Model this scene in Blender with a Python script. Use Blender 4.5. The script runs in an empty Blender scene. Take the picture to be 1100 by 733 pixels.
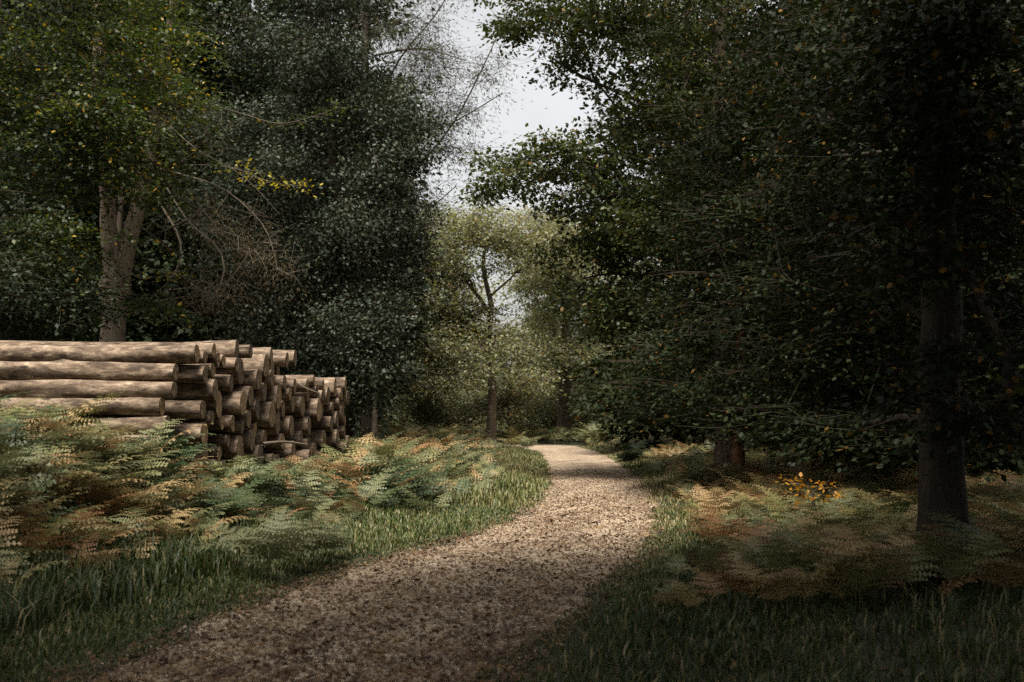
import bpy, math, random
import numpy as np
from mathutils import Vector, Matrix

# ------------------------------------------------------------------ camera, sky, sun, exposure
S = bpy.context.scene
COL = S.collection
H = 1.6                      # eye height
LENS, SENSOR = 35.0, 36.0
PITCH = math.radians(3.9)
F = 1100 * LENS / SENSOR
CP, SP = math.cos(PITCH), math.sin(PITCH)

cam_d = bpy.data.cameras.new("camera")
cam = bpy.data.objects.new("camera", cam_d)
COL.objects.link(cam)
cam.location = (0, 0, H)
cam.rotation_euler = (math.pi / 2 + PITCH, 0, 0)
cam_d.lens = LENS
cam_d.sensor_width = SENSOR
cam_d.clip_end = 2000
cam_d.dof.use_dof = True
cam_d.dof.focus_distance = 17.0
cam_d.dof.aperture_fstop = 1.7
S.camera = cam

SUN_EL, SUN_AZ = math.radians(64), math.radians(192)   # azimuth measured clockwise from +Y: behind, to the right
SKY_STRENGTH = 0.072
SUN_STRENGTH = 3.0
EXPOSURE = 1.6

W = bpy.data.worlds.new("World")
S.world = W
W.use_nodes = True
nt = W.node_tree
nt.nodes.clear()
sky = nt.nodes.new("ShaderNodeTexSky")
sky.sky_type = 'NISHITA'
sky.sun_disc = False
sky.sun_elevation = SUN_EL
sky.sun_rotation = SUN_AZ
sky.air_density = 1.6
sky.dust_density = 4.0
hs = nt.nodes.new("ShaderNodeHueSaturation")
hs.inputs['Saturation'].default_value = 0.10
tc = nt.nodes.new("ShaderNodeTexCoord")
cn = nt.nodes.new("ShaderNodeTexNoise")
cn.inputs['Scale'].default_value = 4.5
cn.inputs['Detail'].default_value = 4
mr = nt.nodes.new("ShaderNodeMapRange")
mr.inputs['To Min'].default_value = 0.72
mr.inputs['To Max'].default_value = 1.2
mul = nt.nodes.new("ShaderNodeMixRGB")
mul.blend_type = 'MULTIPLY'
mul.inputs[0].default_value = 1
bg = nt.nodes.new("ShaderNodeBackground")
bg.inputs['Strength'].default_value = SKY_STRENGTH
wo = nt.nodes.new("ShaderNodeOutputWorld")
nt.links.new(sky.outputs[0], hs.inputs['Color'])
nt.links.new(tc.outputs['Generated'], cn.inputs['Vector'])
nt.links.new(cn.outputs['Fac'], mr.inputs['Value'])
nt.links.new(hs.outputs[0], mul.inputs[1])
nt.links.new(mr.outputs[0], mul.inputs[2])
nt.links.new(mul.outputs[0], bg.inputs['Color'])
nt.links.new(bg.outputs[0], wo.inputs[0])

sun_d = bpy.data.lights.new("sun", 'SUN')
sun_d.energy = SUN_STRENGTH
sun_d.angle = math.radians(18)
sun_d.color = (1.0, 0.95, 0.88)
sun = bpy.data.objects.new("sun", sun_d)
COL.objects.link(sun)
sdir = Vector((math.sin(SUN_AZ) * math.cos(SUN_EL), math.cos(SUN_AZ) * math.cos(SUN_EL), math.sin(SUN_EL)))
sun.rotation_euler = sdir.to_track_quat('Z', 'Y').to_euler()

S.view_settings.view_transform = 'Standard'
S.view_settings.look = 'None'
S.view_settings.exposure = EXPOSURE
S.view_settings.gamma = 1
S.cycles.max_bounces = 5
S.cycles.diffuse_bounces = 3
S.cycles.glossy_bounces = 2
S.cycles.transmission_bounces = 3
S.cycles.use_denoising = False
S.cycles.sample_clamp_indirect = 2.0

R = np.random.default_rng(7)

# ------------------------------------------------------------------ helpers
def P(px, py, Y):
    """a point of the place seen at photograph pixel px,py and lying Y metres ahead"""
    yu = (366.5 - py) / F
    t = Y / (CP - SP * yu)
    return np.array([(px - 550) / F * t, Y, H + t * (SP + CP * yu)])

def sstep(a, b, x):
    t = np.clip((x - a) / (b - a), 0, 1)
    return t * t * (3 - 2 * t)

def ground_hit(px, py):
    yu = (366.5 - py) / F
    d = np.array([(px - 550) / F, CP - SP * yu, SP + CP * yu])
    t = -H / d[2]
    return d[0] * t, d[1] * t

_L = [(80, 733), (230, 668), (330, 628), (437, 594), (490, 581), (550, 560), (578, 537), (587, 518), (584, 499), (577, 487)]
_Rr = [(522, 733), (592, 680), (652, 630), (695, 592), (706, 562), (702, 535), (688, 514), (668, 499), (648, 487)]
LX = np.array([ground_hit(*p) for p in _L])
RX = np.array([ground_hit(*p) for p in _Rr])
LY = np.concatenate([[-30, -4], LX[:, 1], [43, 47, 52, 60]])
LXX = np.concatenate([[-13, -5.4], LX[:, 0], [-.6, -5, -13, -30]])
RY = np.concatenate([[-30, -4], RX[:, 1], [43, 47, 52, 60]])
RXX = np.concatenate([[-9, -2.4], RX[:, 0], [2.8, .2, -8, -26]])
def pl(y): return np.interp(y, LY, LXX)
def pr(y): return np.interp(y, RY, RXX)

def wob(x, y, k=0.0):
    return (np.sin(x * .7 + 1.3 + k) * np.cos(y * .53 + .4 + k) + .6 * np.sin(x * 1.7 - y * 1.1 + 2 + k) + .4 * np.cos(x * 2.9 + y * 2.3 + k)) / 2

def terrain(x, y):
    x = np.asarray(x, float); y = np.asarray(y, float)
    dl = pl(y) - x
    dr = x - pr(y)
    far = 1 - sstep(36, 48, y)
    z = .34 * sstep(.7, 4.0, dl) * far * sstep(3, 7.5, y)
    z = z + .66 * sstep(2.4, 4.8, dl) * sstep(5, 8, y) * (1 - sstep(11.5, 14.5, y))
    z = z + .22 * sstep(.5, 5, dr) * far
    off = np.maximum(dl, dr)
    z = z + .07 * wob(x, y) * sstep(.3, 2, off)
    z = z - .05 * sstep(-.02, -.25, off) * 1.0
    z = z + .012 * (np.clip((off + .4) / .4, 0, 1)) 
    return z

def np_mesh(name, V, faces, tint=None, smooth=False):
    me = bpy.data.meshes.new(name)
    V = np.asarray(V, np.float32).reshape(-1, 3)
    me.vertices.add(len(V))
    me.vertices.foreach_set('co', V.ravel())
    faces = [np.asarray(f, np.int32) for f in faces if len(f)]
    nl = sum(f.size for f in faces)
    npoly = sum(len(f) for f in faces)
    me.loops.add(nl)
    me.polygons.add(npoly)
    me.loops.foreach_set('vertex_index', np.concatenate([f.ravel() for f in faces]))
    tot = np.concatenate([np.full(len(f), f.shape[1], np.int32) for f in faces])
    st = np.concatenate([[0], np.cumsum(tot)[:-1]]).astype(np.int32)
    me.polygons.foreach_set('loop_start', st)
    if smooth:
        me.polygons.foreach_set('use_smooth', np.ones(npoly, bool))
    me.update(calc_edges=True)
    if tint is not None:
        a = me.attributes.new('tint', 'FLOAT', 'POINT')
        a.data.foreach_set('value', np.asarray(tint, np.float32))
    me.validate()
    return me

def link(name, data, mat=None, parent=None):
    o = bpy.data.objects.new(name, data)
    COL.objects.link(o)
    if mat is not None and not data.materials:
        data.materials.append(mat)
    if parent is not None:
        o.parent = parent
    return o

def tag(o, label=None, cat=None, group=None, kind=None):
    if label: o['label'] = label
    if cat: o['category'] = cat
    if group: o['group'] = group
    if kind: o['kind'] = kind
    return o

def empty(name, loc=(0, 0, 0)):
    o = bpy.data.objects.new(name, None)
    o.empty_display_size = .2
    COL.objects.link(o)
    o.location = loc
    return o

# ------------------------------------------------------------------ materials
def newmat(name):
    m = bpy.data.materials.new(name)
    m.use_nodes = True
    n = m.node_tree.nodes
    n.clear()
    return m, n, m.node_tree.links

def ramp(n, stops):
    r = n.new("ShaderNodeValToRGB")
    el = r.color_ramp.elements
    while len(el) < len(stops):
        el.new(.5)
    for e, (p, c) in zip(el, stops):
        e.position = p
        e.color = (*c, 1)
    return r

def noise(n, l, scale, detail=4, rough=.55, coord='Object', vec=None):
    t = n.new("ShaderNodeTexNoise")
    t.inputs['Scale'].default_value = scale
    t.inputs['Detail'].default_value = detail
    t.inputs['Roughness'].default_value = rough
    if vec is None:
        c = n.new("ShaderNodeTexCoord")
        vec = c.outputs[coord]
    l.new(vec, t.inputs['Vector'])
    return t

def leaf_mat(name, cols, rough=.45, trans=.25, spec=.4, nscale=.6, accent=None, accent_p=.93):
    """per-leaf colour from the leaf's own island, drifting slowly over the crown"""
    m, n, l = newmat(name)
    geo = n.new("ShaderNodeNewGeometry")
    nz = noise(n, l, nscale, 2)
    a = n.new("ShaderNodeMath"); a.operation = 'MULTIPLY_ADD'
    l.new(nz.outputs['Fac'], a.inputs[0]); a.inputs[1].default_value = 1.3; a.inputs[2].default_value = -.45
    b = n.new("ShaderNodeMath"); b.operation = 'MULTIPLY_ADD'
    l.new(geo.outputs['Random Per Island'], b.inputs[0]); b.inputs[1].default_value = .55
    l.new(a.outputs[0], b.inputs[2])
    k = len(cols)
    r = ramp(n, [(i / (k - 1), c) for i, c in enumerate(cols)])
    l.new(b.outputs[0], r.inputs[0])
    colout = r.outputs[0]
    if accent:
        gt = n.new("ShaderNodeMath"); gt.operation = 'GREATER_THAN'
        l.new(geo.outputs['Random Per Island'], gt.inputs[0]); gt.inputs[1].default_value = accent_p
        mx = n.new("ShaderNodeMixRGB")
        l.new(gt.outputs[0], mx.inputs[0]); l.new(colout, mx.inputs[1]); mx.inputs[2].default_value = (*accent, 1)
        colout = mx.outputs[0]
    p = n.new("ShaderNodeBsdfPrincipled")
    l.new(colout, p.inputs['Base Color'])
    p.inputs['Roughness'].default_value = rough
    p.inputs['Specular IOR Level'].default_value = spec
    o = n.new("ShaderNodeOutputMaterial")
    if trans > 0:
        t = n.new("ShaderNodeBsdfTranslucent")
        g = n.new("ShaderNodeMixRGB"); g.blend_type = 'MULTIPLY'; g.inputs[0].default_value = 1
        l.new(colout, g.inputs[1]); g.inputs[2].default_value = (1.5, 1.5, .7, 1)
        l.new(g.outputs[0], t.inputs['Color'])
        mx = n.new("ShaderNodeMixShader"); mx.inputs[0].default_value = trans
        l.new(p.outputs[0], mx.inputs[1]); l.new(t.outputs[0], mx.inputs[2])
        l.new(mx.outputs[0], o.inputs[0])
    else:
        l.new(p.outputs[0], o.inputs[0])
    return m

def tint_mat(name, stops, rough=.6, trans=.2, spec=.3, jitter=.12):
    m, n, l = newmat(name)
    at = n.new("ShaderNodeAttribute"); at.attribute_name = 'tint'
    geo = n.new("ShaderNodeNewGeometry")
    a = n.new("ShaderNodeMath"); a.operation = 'MULTIPLY_ADD'
    l.new(geo.outputs['Random Per Island'], a.inputs[0]); a.inputs[1].default_value = jitter; a.inputs[2].default_value = -jitter / 2
    b = n.new("ShaderNodeMath"); b.operation = 'ADD'
    l.new(a.outputs[0], b.inputs[0]); l.new(at.outputs['Fac'], b.inputs[1])
    r = ramp(n, stops)
    l.new(b.outputs[0], r.inputs[0])
    p = n.new("ShaderNodeBsdfPrincipled")
    l.new(r.outputs[0], p.inputs['Base Color'])
    p.inputs['Roughness'].default_value = rough
    p.inputs['Specular IOR Level'].default_value = spec
    t = n.new("ShaderNodeBsdfTranslucent"); l.new(r.outputs[0], t.inputs['Color'])
    mx = n.new("ShaderNodeMixShader"); mx.inputs[0].default_value = trans
    l.new(p.outputs[0], mx.inputs[1]); l.new(t.outputs[0], mx.inputs[2])
    o = n.new("ShaderNodeOutputMaterial"); l.new(mx.outputs[0], o.inputs[0])
    return m

def bark_mat(name, cols, scale=3, stretch=.15, bump=.5, moss=None):
    m, n, l = newmat(name)
    tcd = n.new("ShaderNodeTexCoord")
    mp = n.new("ShaderNodeMapping"); mp.inputs['Scale'].default_value = (1, 1, stretch)
    l.new(tcd.outputs['Object'], mp.inputs['Vector'])
    nz = noise(n, l, scale * 4, 8, .65, vec=mp.outputs[0])
    n2 = noise(n, l, scale * .35, 3, .5, vec=tcd.outputs['Object'])
    k = len(cols)
    r = ramp(n, [(.28 + .44 * i / (k - 1), c) for i, c in enumerate(cols)])
    l.new(nz.outputs['Fac'], r.inputs[0])
    out = r.outputs[0]
    if moss:
        rr = ramp(n, [(.53, (0, 0, 0)), (.59, (.92, .92, .92))])
        l.new(n2.outputs['Fac'], rr.inputs[0])
        mx = n.new("ShaderNodeMixRGB"); l.new(rr.outputs[0], mx.inputs[0]); l.new(out, mx.inputs[1]); mx.inputs[2].default_value = (*moss, 1)
        out = mx.outputs[0]
    p = n.new("ShaderNodeBsdfPrincipled")
    l.new(out, p.inputs['Base Color'])
    p.inputs['Roughness'].default_value = .85
    p.inputs['Specular IOR Level'].default_value = .2
    bp = n.new("ShaderNodeBump"); bp.inputs['Strength'].default_value = bump; bp.inputs['Distance'].default_value = .03
    l.new(nz.outputs['Fac'], bp.inputs['Height']); l.new(bp.outputs[0], p.inputs['Normal'])
    o = n.new("ShaderNodeOutputMaterial"); l.new(p.outputs[0], o.inputs[0])
    return m

M = {}
M['holly'] = leaf_mat('holly_leaf', [(.016, .024, .012), (.040, .050, .029), (.10, .112, .078)], .6, .1, .2, 1.1)
M['beech'] = leaf_mat('beech_leaf', [(.016, .030, .009), (.030, .046, .012), (.062, .078, .018), (.13, .115, .018)], .5, .3, .3, .5, (.30, .19, .02), .955)
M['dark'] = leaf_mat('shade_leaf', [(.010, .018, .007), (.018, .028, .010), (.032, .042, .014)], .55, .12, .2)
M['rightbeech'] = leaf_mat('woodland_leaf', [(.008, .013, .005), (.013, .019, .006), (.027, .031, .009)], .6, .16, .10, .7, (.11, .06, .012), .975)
M['oak'] = leaf_mat('oak_leaf', [(.024, .036, .012), (.050, .064, .020), (.105, .105, .028)], .5, .25, .25, .7, (.14, .09, .02), .955)
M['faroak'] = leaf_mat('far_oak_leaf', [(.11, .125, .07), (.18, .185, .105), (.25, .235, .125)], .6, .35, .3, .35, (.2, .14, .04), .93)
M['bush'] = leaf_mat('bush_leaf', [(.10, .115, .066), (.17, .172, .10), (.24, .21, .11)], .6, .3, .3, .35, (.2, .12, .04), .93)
M['larch'] = leaf_mat('larch_needle', [(.05, .06, .045), (.08, .08, .055), (.12, .10, .06)], .6, .25, .3)
M['deadtwig'] = leaf_mat('dead_needle', [(.06, .045, .022), (.10, .07, .035), (.13, .095, .045)], .7, .15, .2)
M['yellow'] = leaf_mat('yellow_leaf', [(.12, .12, .02), (.28, .22, .02), (.42, .27, .02)], .5, .3, .3, 2.0)
M['orange'] = leaf_mat('orange_leaf', [(.4, .2, .02), (.5, .22, .02), (.55, .3, .03)], .5, .3, .3, 2.0)
M['bark_beech'] = bark_mat('beech_bark', [(.09, .065, .045), (.2, .15, .105), (.30, .24, .17)], 3, .2, .6)
M['bark_dark'] = bark_mat('dark_bark', [(.018, .013, .009), (.045, .032, .021), (.085, .06, .04)], 3, .2, .7, (.04, .05, .02))
M['bark_shade'] = bark_mat('shaded_beech_bark', [(.008, .006, .004), (.022, .016, .011), (.055, .04, .027)], 2.2, .25, .9, (.03, .035, .015))  # near trunk's shade is put into this darker bark colour
M['bark_red'] = bark_mat('reddish_bark', [(.08, .04, .022), (.15, .075, .04), (.2, .11, .06)], 3, .2, .6)
M['bark_oak'] = bark_mat('oak_bark', [(.06, .045, .03), (.12, .09, .065), (.18, .14, .1)], 3, .2, .7)
M['bark_dead'] = bark_mat('bare_branch_bark', [(.06, .048, .034), (.105, .083, .058), (.15, .12, .083)], 6, .4, .3)

FERN = [(0, (.022, .04, .016)), (.2, (.045, .066, .021)), (.38, (.15, .15, .072)), (.55, (.12, .12, .034)), (.75, (.30, .21, .095)), (1, (.20, .088, .030))]
M['fern'] = tint_mat('bracken_frond', FERN, .55, .22, .35, .1)
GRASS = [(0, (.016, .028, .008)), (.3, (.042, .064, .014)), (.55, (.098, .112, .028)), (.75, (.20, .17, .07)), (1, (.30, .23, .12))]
M['grass'] = tint_mat('grass_blade', GRASS, .5, .25, .35, .2)

def ground_mat():
    m, n, l = newmat('forest_floor')
    a = noise(n, l, .35, 5); b = noise(n, l, 6, 8, .7); c = noise(n, l, 40, 6, .7)
    r1 = ramp(n, [(.3, (.025, .018, .010)), (.55, (.06, .042, .022)), (.75, (.10, .065, .032))])
    r2 = ramp(n, [(.3, (.012, .022, .007)), (.6, (.03, .05, .014)), (.8, (.06, .065, .022))])
    l.new(b.outputs['Fac'], r1.inputs[0]); l.new(c.outputs['Fac'], r2.inputs[0])
    f = ramp(n, [(.42, (0, 0, 0)), (.6, (1, 1, 1))]); l.new(a.outputs['Fac'], f.inputs[0])
    mx = n.new("ShaderNodeMixRGB"); l.new(f.outputs[0], mx.inputs[0]); l.new(r1.outputs[0], mx.inputs[1]); l.new(r2.outputs[0], mx.inputs[2])
    p = n.new("ShaderNodeBsdfPrincipled"); l.new(mx.outputs[0], p.inputs['Base Color']); p.inputs['Roughness'].default_value = .95
    bp = n.new("ShaderNodeBump"); bp.inputs['Strength'].default_value = .6; bp.inputs['Distance'].default_value = .05
    l.new(c.outputs['Fac'], bp.inputs['Height']); l.new(bp.outputs[0], p.inputs['Normal'])
    o = n.new("ShaderNodeOutputMaterial"); l.new(p.outputs[0], o.inputs[0])
    return m
M['ground'] = ground_mat()

def path_mat():
    m, n, l = newmat('gravel_path')
    tcd = n.new("ShaderNodeTexCoord")
    v = n.new("ShaderNodeTexVoronoi"); v.inputs['Scale'].default_value = 42
    l.new(tcd.outputs['Object'], v.inputs['Vector'])
    a = noise(n, l, 1.1, 6, .6); b = noise(n, l, 14, 8, .75)
    rb = ramp(n, [(.2, (.13, .090, .055)), (.5, (.30, .225, .15)), (.8, (.50, .40, .29))])
    sep = n.new("ShaderNodeSeparateColor"); l.new(v.outputs['Color'], sep.inputs[0])
    mm = n.new("ShaderNodeMixRGB"); mm.inputs[0].default_value = .5
    l.new(sep.outputs[0], mm.inputs[1]); l.new(b.outputs['Fac'], mm.inputs[2]); l.new(mm.outputs[0], rb.inputs[0])
    rd = ramp(n, [(.42, (0, 0, 0)), (.68, (.75, .75, .75))]); l.new(a.outputs['Fac'], rd.inputs[0])
    mx = n.new("ShaderNodeMixRGB"); l.new(rd.outputs[0], mx.inputs[0]); l.new(rb.outputs[0], mx.inputs[1]); mx.inputs[2].default_value = (.12, .075, .045, 1)
    p = n.new("ShaderNodeBsdfPrincipled"); l.new(mx.outputs[0], p.inputs['Base Color']); p.inputs['Roughness'].default_value = .9
    p.inputs['Specular IOR Level'].default_value = .2
    bp = n.new("ShaderNodeBump"); bp.inputs['Strength'].default_value = .8; bp.inputs['Distance'].default_value = .02
    l.new(mm.outputs[0], bp.inputs['Height']); l.new(bp.outputs[0], p.inputs['Normal'])
    o = n.new("ShaderNodeOutputMaterial"); l.new(p.outputs[0], o.inputs[0])
    return m
M['path'] = path_mat()
M['stone'] = leaf_mat('gravel_stone', [(.11, .075, .046), (.24, .178, .115), (.39, .31, .22), (.54, .455, .345)], .8, 0, .2, 3.0)
M['litter'] = leaf_mat('fallen_leaf', [(.032, .018, .010), (.065, .036, .018), (.13, .072, .03), (.28, .19, .09)], .7, .1, .25, 2.0)

def log_mats():
    m, n, l = newmat('log_bark')
    tcd = n.new("ShaderNodeTexCoord")
    oi = n.new("ShaderNodeObjectInfo")
    ad = n.new("ShaderNodeVectorMath"); ad.operation = 'ADD'
    cmb = n.new("ShaderNodeCombineXYZ")
    mu = n.new("ShaderNodeMath"); mu.operation = 'MULTIPLY'; mu.inputs[1].default_value = 40
    l.new(oi.outputs['Random'], mu.inputs[0]); l.new(mu.outputs[0], cmb.inputs[0])
    l.new(tcd.outputs['Object'], ad.inputs[0]); l.new(cmb.outputs[0], ad.inputs[1])
    mp = n.new("ShaderNodeMapping"); mp.inputs['Scale'].default_value = (9, 1, 1)
    l.new(ad.outputs[0], mp.inputs['Vector'])
    a = noise(n, l, 1.6, 9, .75, vec=mp.outputs[0])
    b = noise(n, l, .95, 4, .55, vec=mp.outputs[0])
    k = n.new("ShaderNodeTexVoronoi"); k.inputs['Scale'].default_value = .8
    l.new(mp.outputs[0], k.inputs['Vector'])
    r = ramp(n, [(.34, (.045, .030, .019)), (.5, (.14, .098, .064)), (.66, (.34, .26, .18))])
    l.new(a.outputs['Fac'], r.inputs[0])
    rb = ramp(n, [(.5, (0, 0, 0)), (.62, (.8, .8, .8))]); l.new(b.outputs['Fac'], rb.inputs[0])
    mx = n.new("ShaderNodeMixRGB"); l.new(rb.outputs[0], mx.inputs[0]); l.new(r.outputs[0], mx.inputs[1]); mx.inputs[2].default_value = (.038, .025, .016, 1)
    kr = ramp(n, [(.0, (1, 1, 1)), (.12, (1, 1, 1)), (.2, (0, 0, 0))]); l.new(k.outputs['Distance'], kr.inputs[0])
    m2 = n.new("ShaderNodeMixRGB"); l.new(kr.outputs[0], m2.inputs[0]); l.new(mx.outputs[0], m2.inputs[1]); m2.inputs[2].default_value = (.04, .026, .018, 1)
    p = n.new("ShaderNodeBsdfPrincipled"); l.new(m2.outputs[0], p.inputs['Base Color']); p.inputs['Roughness'].default_value = .85
    p.inputs['Specular IOR Level'].default_value = .2
    bp = n.new("ShaderNodeBump"); bp.inputs['Strength'].default_value = .7; bp.inputs['Distance'].default_value = .02
    l.new(a.outputs['Fac'], bp.inputs['Height']); l.new(bp.outputs[0], p.inputs['Normal'])
    o = n.new("ShaderNodeOutputMaterial"); l.new(p.outputs[0], o.inputs[0])
    # weathered sawn end with rings and radial cracks
    e, n, l = newmat('sawn_log_end')
    tcd = n.new("ShaderNodeTexCoord"); oi = n.new("ShaderNodeObjectInfo")
    w = n.new("ShaderNodeTexWave"); w.wave_type = 'RINGS'; w.rings_direction = 'X'
    w.inputs['Scale'].default_value = 3; w.inputs['Distortion'].default_value = 2.5; w.inputs['Detail'].default_value = 3
    l.new(tcd.outputs['Object'], w.inputs['Vector'])
    nz = noise(n, l, 2, 6, .7)
    r = ramp(n, [(0, (.27, .20, .14)), (1, (.50, .40, .29))]); l.new(w.outputs['Fac'], r.inputs[0])
    r2 = ramp(n, [(.35, (.45, .42, .40)), (.65, (1, 1, 1))]); l.new(nz.outputs['Fac'], r2.inputs[0])
    mm = n.new("ShaderNodeMixRGB"); mm.blend_type = 'MULTIPLY'; mm.inputs[0].default_value = 1
    l.new(r.outputs[0], mm.inputs[1]); l.new(r2.outputs[0], mm.inputs[2])
    r3 = ramp(n, [(0, (.55, .55, .58)), (.5, (.9, .85, .78)), (1, (1.3, 1.15, .95))]); l.new(oi.outputs['Random'], r3.inputs[0])
    m3 = n.new("ShaderNodeMixRGB"); m3.blend_type = 'MULTIPLY'; m3.inputs[0].default_value = 1
    l.new(mm.outputs[0], m3.inputs[1]); l.new(r3.outputs[0], m3.inputs[2])
    p = n.new("ShaderNodeBsdfPrincipled"); l.new(m3.outputs[0], p.inputs['Base Color']); p.inputs['Roughness'].default_value = .9
    p.inputs['Specular IOR Level'].default_value = .2
    o = n.new("ShaderNodeOutputMaterial"); l.new(p.outputs[0], o.inputs[0])
    return m, e
M['log'], M['log_end'] = log_mats()

# ------------------------------------------------------------------ ground and path
xs = np.unique(np.concatenate([np.linspace(-400, -30, 24), np.linspace(-30, -12, 46), np.arange(-12, 9.01, .14), np.linspace(9, 30, 50), np.linspace(30, 400, 24)]))
ys = np.unique(np.concatenate([np.linspace(-120, -10, 20), np.arange(-10, 26, .2), np.arange(26, 56, .35), np.linspace(56, 90, 40), np.linspace(90, 600, 24)]))
gx, gy = np.meshgrid(xs, ys)
V = np.stack([gx, gy, terrain(gx, gy)], -1).reshape(-1, 3)
nx, ny = len(xs), len(ys)
i = (np.arange(ny - 1)[:, None] * nx + np.arange(nx - 1)[None, :]).ravel()
tag(link('ground', np_mesh('ground', V, [np.stack([i, i + 1, i + nx + 1, i + nx], 1)], smooth=True), M['ground']), kind='structure')

pys = np.concatenate([np.arange(-25, 4, .5), np.arange(4, 30, .08), np.arange(30, 60, .25)])
us = np.linspace(0, 1, 33)
rag = lambda y, k: .10 * np.sin(y * 2.1 + k) + .07 * np.sin(y * 5.3 + 2 * k) + .05 * np.sin(y * 11.7 + k)
pxl = pl(pys) + .02 + rag(pys, 1); pxr = pr(pys) - .02 + rag(pys, 4)
X = pxl[:, None] * (1 - us) + pxr[:, None] * us
Yg = np.repeat(pys[:, None], len(us), 1)
edge = np.minimum(us, 1 - us)
Z = .012 + .02 * np.sin(us * np.pi)[None, :] - .018 * (np.exp(-((us - .25) / .1) ** 2) + np.exp(-((us - .75) / .1) ** 2))[None, :] + .008 * wob(X * 2, Yg * 2) * np.clip(edge * 6, 0, 1)
Z = np.where(edge[None, :] < .001, terrain(X, Yg) - .01, np.maximum(Z, terrain(X, Yg) + .004))
V = np.stack([X, Yg, Z], -1).reshape(-1, 3)
nx, ny = len(us), len(pys)
i = (np.arange(ny - 1)[:, None] * nx + np.arange(nx - 1)[None, :]).ravel()
tag(link('path', np_mesh('path', V, [np.stack([i, i + 1, i + nx + 1, i + nx], 1)], smooth=True), M['path']), kind='structure')
def path_z(x, y):
    u = (x - pl(y)) / (pr(y) - pl(y))
    return .012 + .02 * np.sin(np.clip(u, 0, 1) * np.pi) - .018 * (np.exp(-((u - .25) / .1) ** 2) + np.exp(-((u - .75) / .1) ** 2))

# ------------------------------------------------------------------ leaves, branches, trees
def unit(v):
    return v / np.maximum(np.linalg.norm(v, axis=-1, keepdims=True), 1e-9)

def leaf_arrays(pos, d, nrm, size, ratio=.5, hexa=False):
    n = len(pos)
    d = unit(d)
    s = unit(np.cross(d, nrm))
    nn = np.cross(s, d)
    L = size[:, None]
    if hexa:
        w = L * ratio * .5
        v = np.stack([pos, pos + d * L * .35 + s * w - nn * w * .25, pos + d * L * .75 + s * w * .75 - nn * w * .3, pos + d * L - nn * L * .12,
                      pos + d * L * .75 - s * w * .75 - nn * w * .3, pos + d * L * .35 - s * w - nn * w * .25], 1)
        b = np.arange(n)[:, None] * 6
        f = np.concatenate([b + np.array([0, 1, 2, 3]), b + np.array([0, 3, 4, 5])])
    else:
        w = L * ratio * .5
        v = np.stack([pos, pos + d * L * .45 + s * w, pos + d * L - nn * L * .08, pos + d * L * .45 - s * w], 1)
        b = np.arange(n)[:, None] * 4
        f = b + np.array([0, 1, 2, 3])
    return v.reshape(-1, 3), f

def tubes(chains, sides=5, noise_amp=0.0, flare=False):
    Vs, Fs, off = [], [], 0
    ang = np.arange(sides) / sides * 2 * np.pi
    for pts, rad in chains:
        pts = np.asarray(pts, float); rad = np.asarray(rad, float)
        k = len(pts)
        if k < 2: continue
        t = np.gradient(pts, axis=0); t = unit(t)
        ref = np.array([.31, .95, .07]) if abs(t[:, 2]).mean() > .7 else np.array([.05, .1, 1.0])
        a = unit(np.cross(t, ref)); b = np.cross(t, a)
        rr = rad[:, None] * np.ones(sides)
        if noise_amp:
            zz = np.cumsum(np.concatenate([[0], np.linalg.norm(np.diff(pts, axis=0), axis=1)]))
            for q, (fa, fz) in enumerate([(2, .7), (3, 1.1), (5, 1.6), (7, 2.3)]):
                rr = rr * (1 + noise_amp / (1 + .4 * q) * np.sin(fa * ang[None, :] + zz[:, None] * fz + q * 1.7 + pts[0, 0]))
            if flare:
                rr = rr * (1 + .5 * np.exp(-zz / .4)[:, None] * (1 + .35 * np.sin(5 * ang + pts[0, 0]))[None, :])
        v = pts[:, None, :] + rr[..., None] * (np.cos(ang)[None, :, None] * a[:, None, :] + np.sin(ang)[None, :, None] * b[:, None, :])
        Vs.append(v.reshape(-1, 3))
        i0 = off + (np.arange(k - 1)[:, None] * sides + np.arange(sides)[None, :])
        i1 = off + (np.arange(k - 1)[:, None] * sides + (np.arange(sides)[None, :] + 1) % sides)
        Fs.append(np.stack([i0, i1, i1 + sides, i0 + sides], -1).reshape(-1, 4))
        off += k * sides
    if not Vs: return None
    return np.concatenate(Vs), np.concatenate(Fs)

def blob_points(rng, blobs):
    out = []
    for b in blobs:
        px, py, Y, rx, ry, rY, n = b
        c = P(px, py, Y)
        k = Y / F
        sz = np.array([rx * k, rY, ry * k])
        m = max(2, int(n / 4.5))
        v = unit(rng.normal(size=(m, 3))) * (rng.random((m, 1)) ** .42)
        q = v[rng.integers(0, m, n)] * sz + np.clip(rng.normal(size=(n, 3)), -1.6, 1.6) * np.minimum(.26 * sz, .45) * np.array([1.1, 1.1, .7])
        out.append(c + q)
    return np.concatenate(out)

def world_points(rng, blobs):
    out = []
    for (x, y, z, rx, ry, rz, n) in blobs:
        v = unit(rng.normal(size=(n, 3))) * (rng.random((n, 1)) ** .45)
        out.append(np.array([x, y, z]) + v * np.array([rx, ry, rz]))
    return np.concatenate(out)

def smooth_line(pts, step):
    pts = np.asarray(pts, float)
    seg = np.linalg.norm(np.diff(pts[:, :3], axis=0), axis=1)
    s = np.concatenate([[0], np.cumsum(seg)])
    n = max(3, int(s[-1] / step) + 1)
    q = np.linspace(0, s[-1], n)
    out = np.stack([np.interp(q, s, pts[:, j]) for j in range(pts.shape[1])], 1)
    for _ in range(2):
        out[1:-1] = .25 * out[:-2] + .5 * out[1:-1] + .25 * out[2:]
    return out

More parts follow.
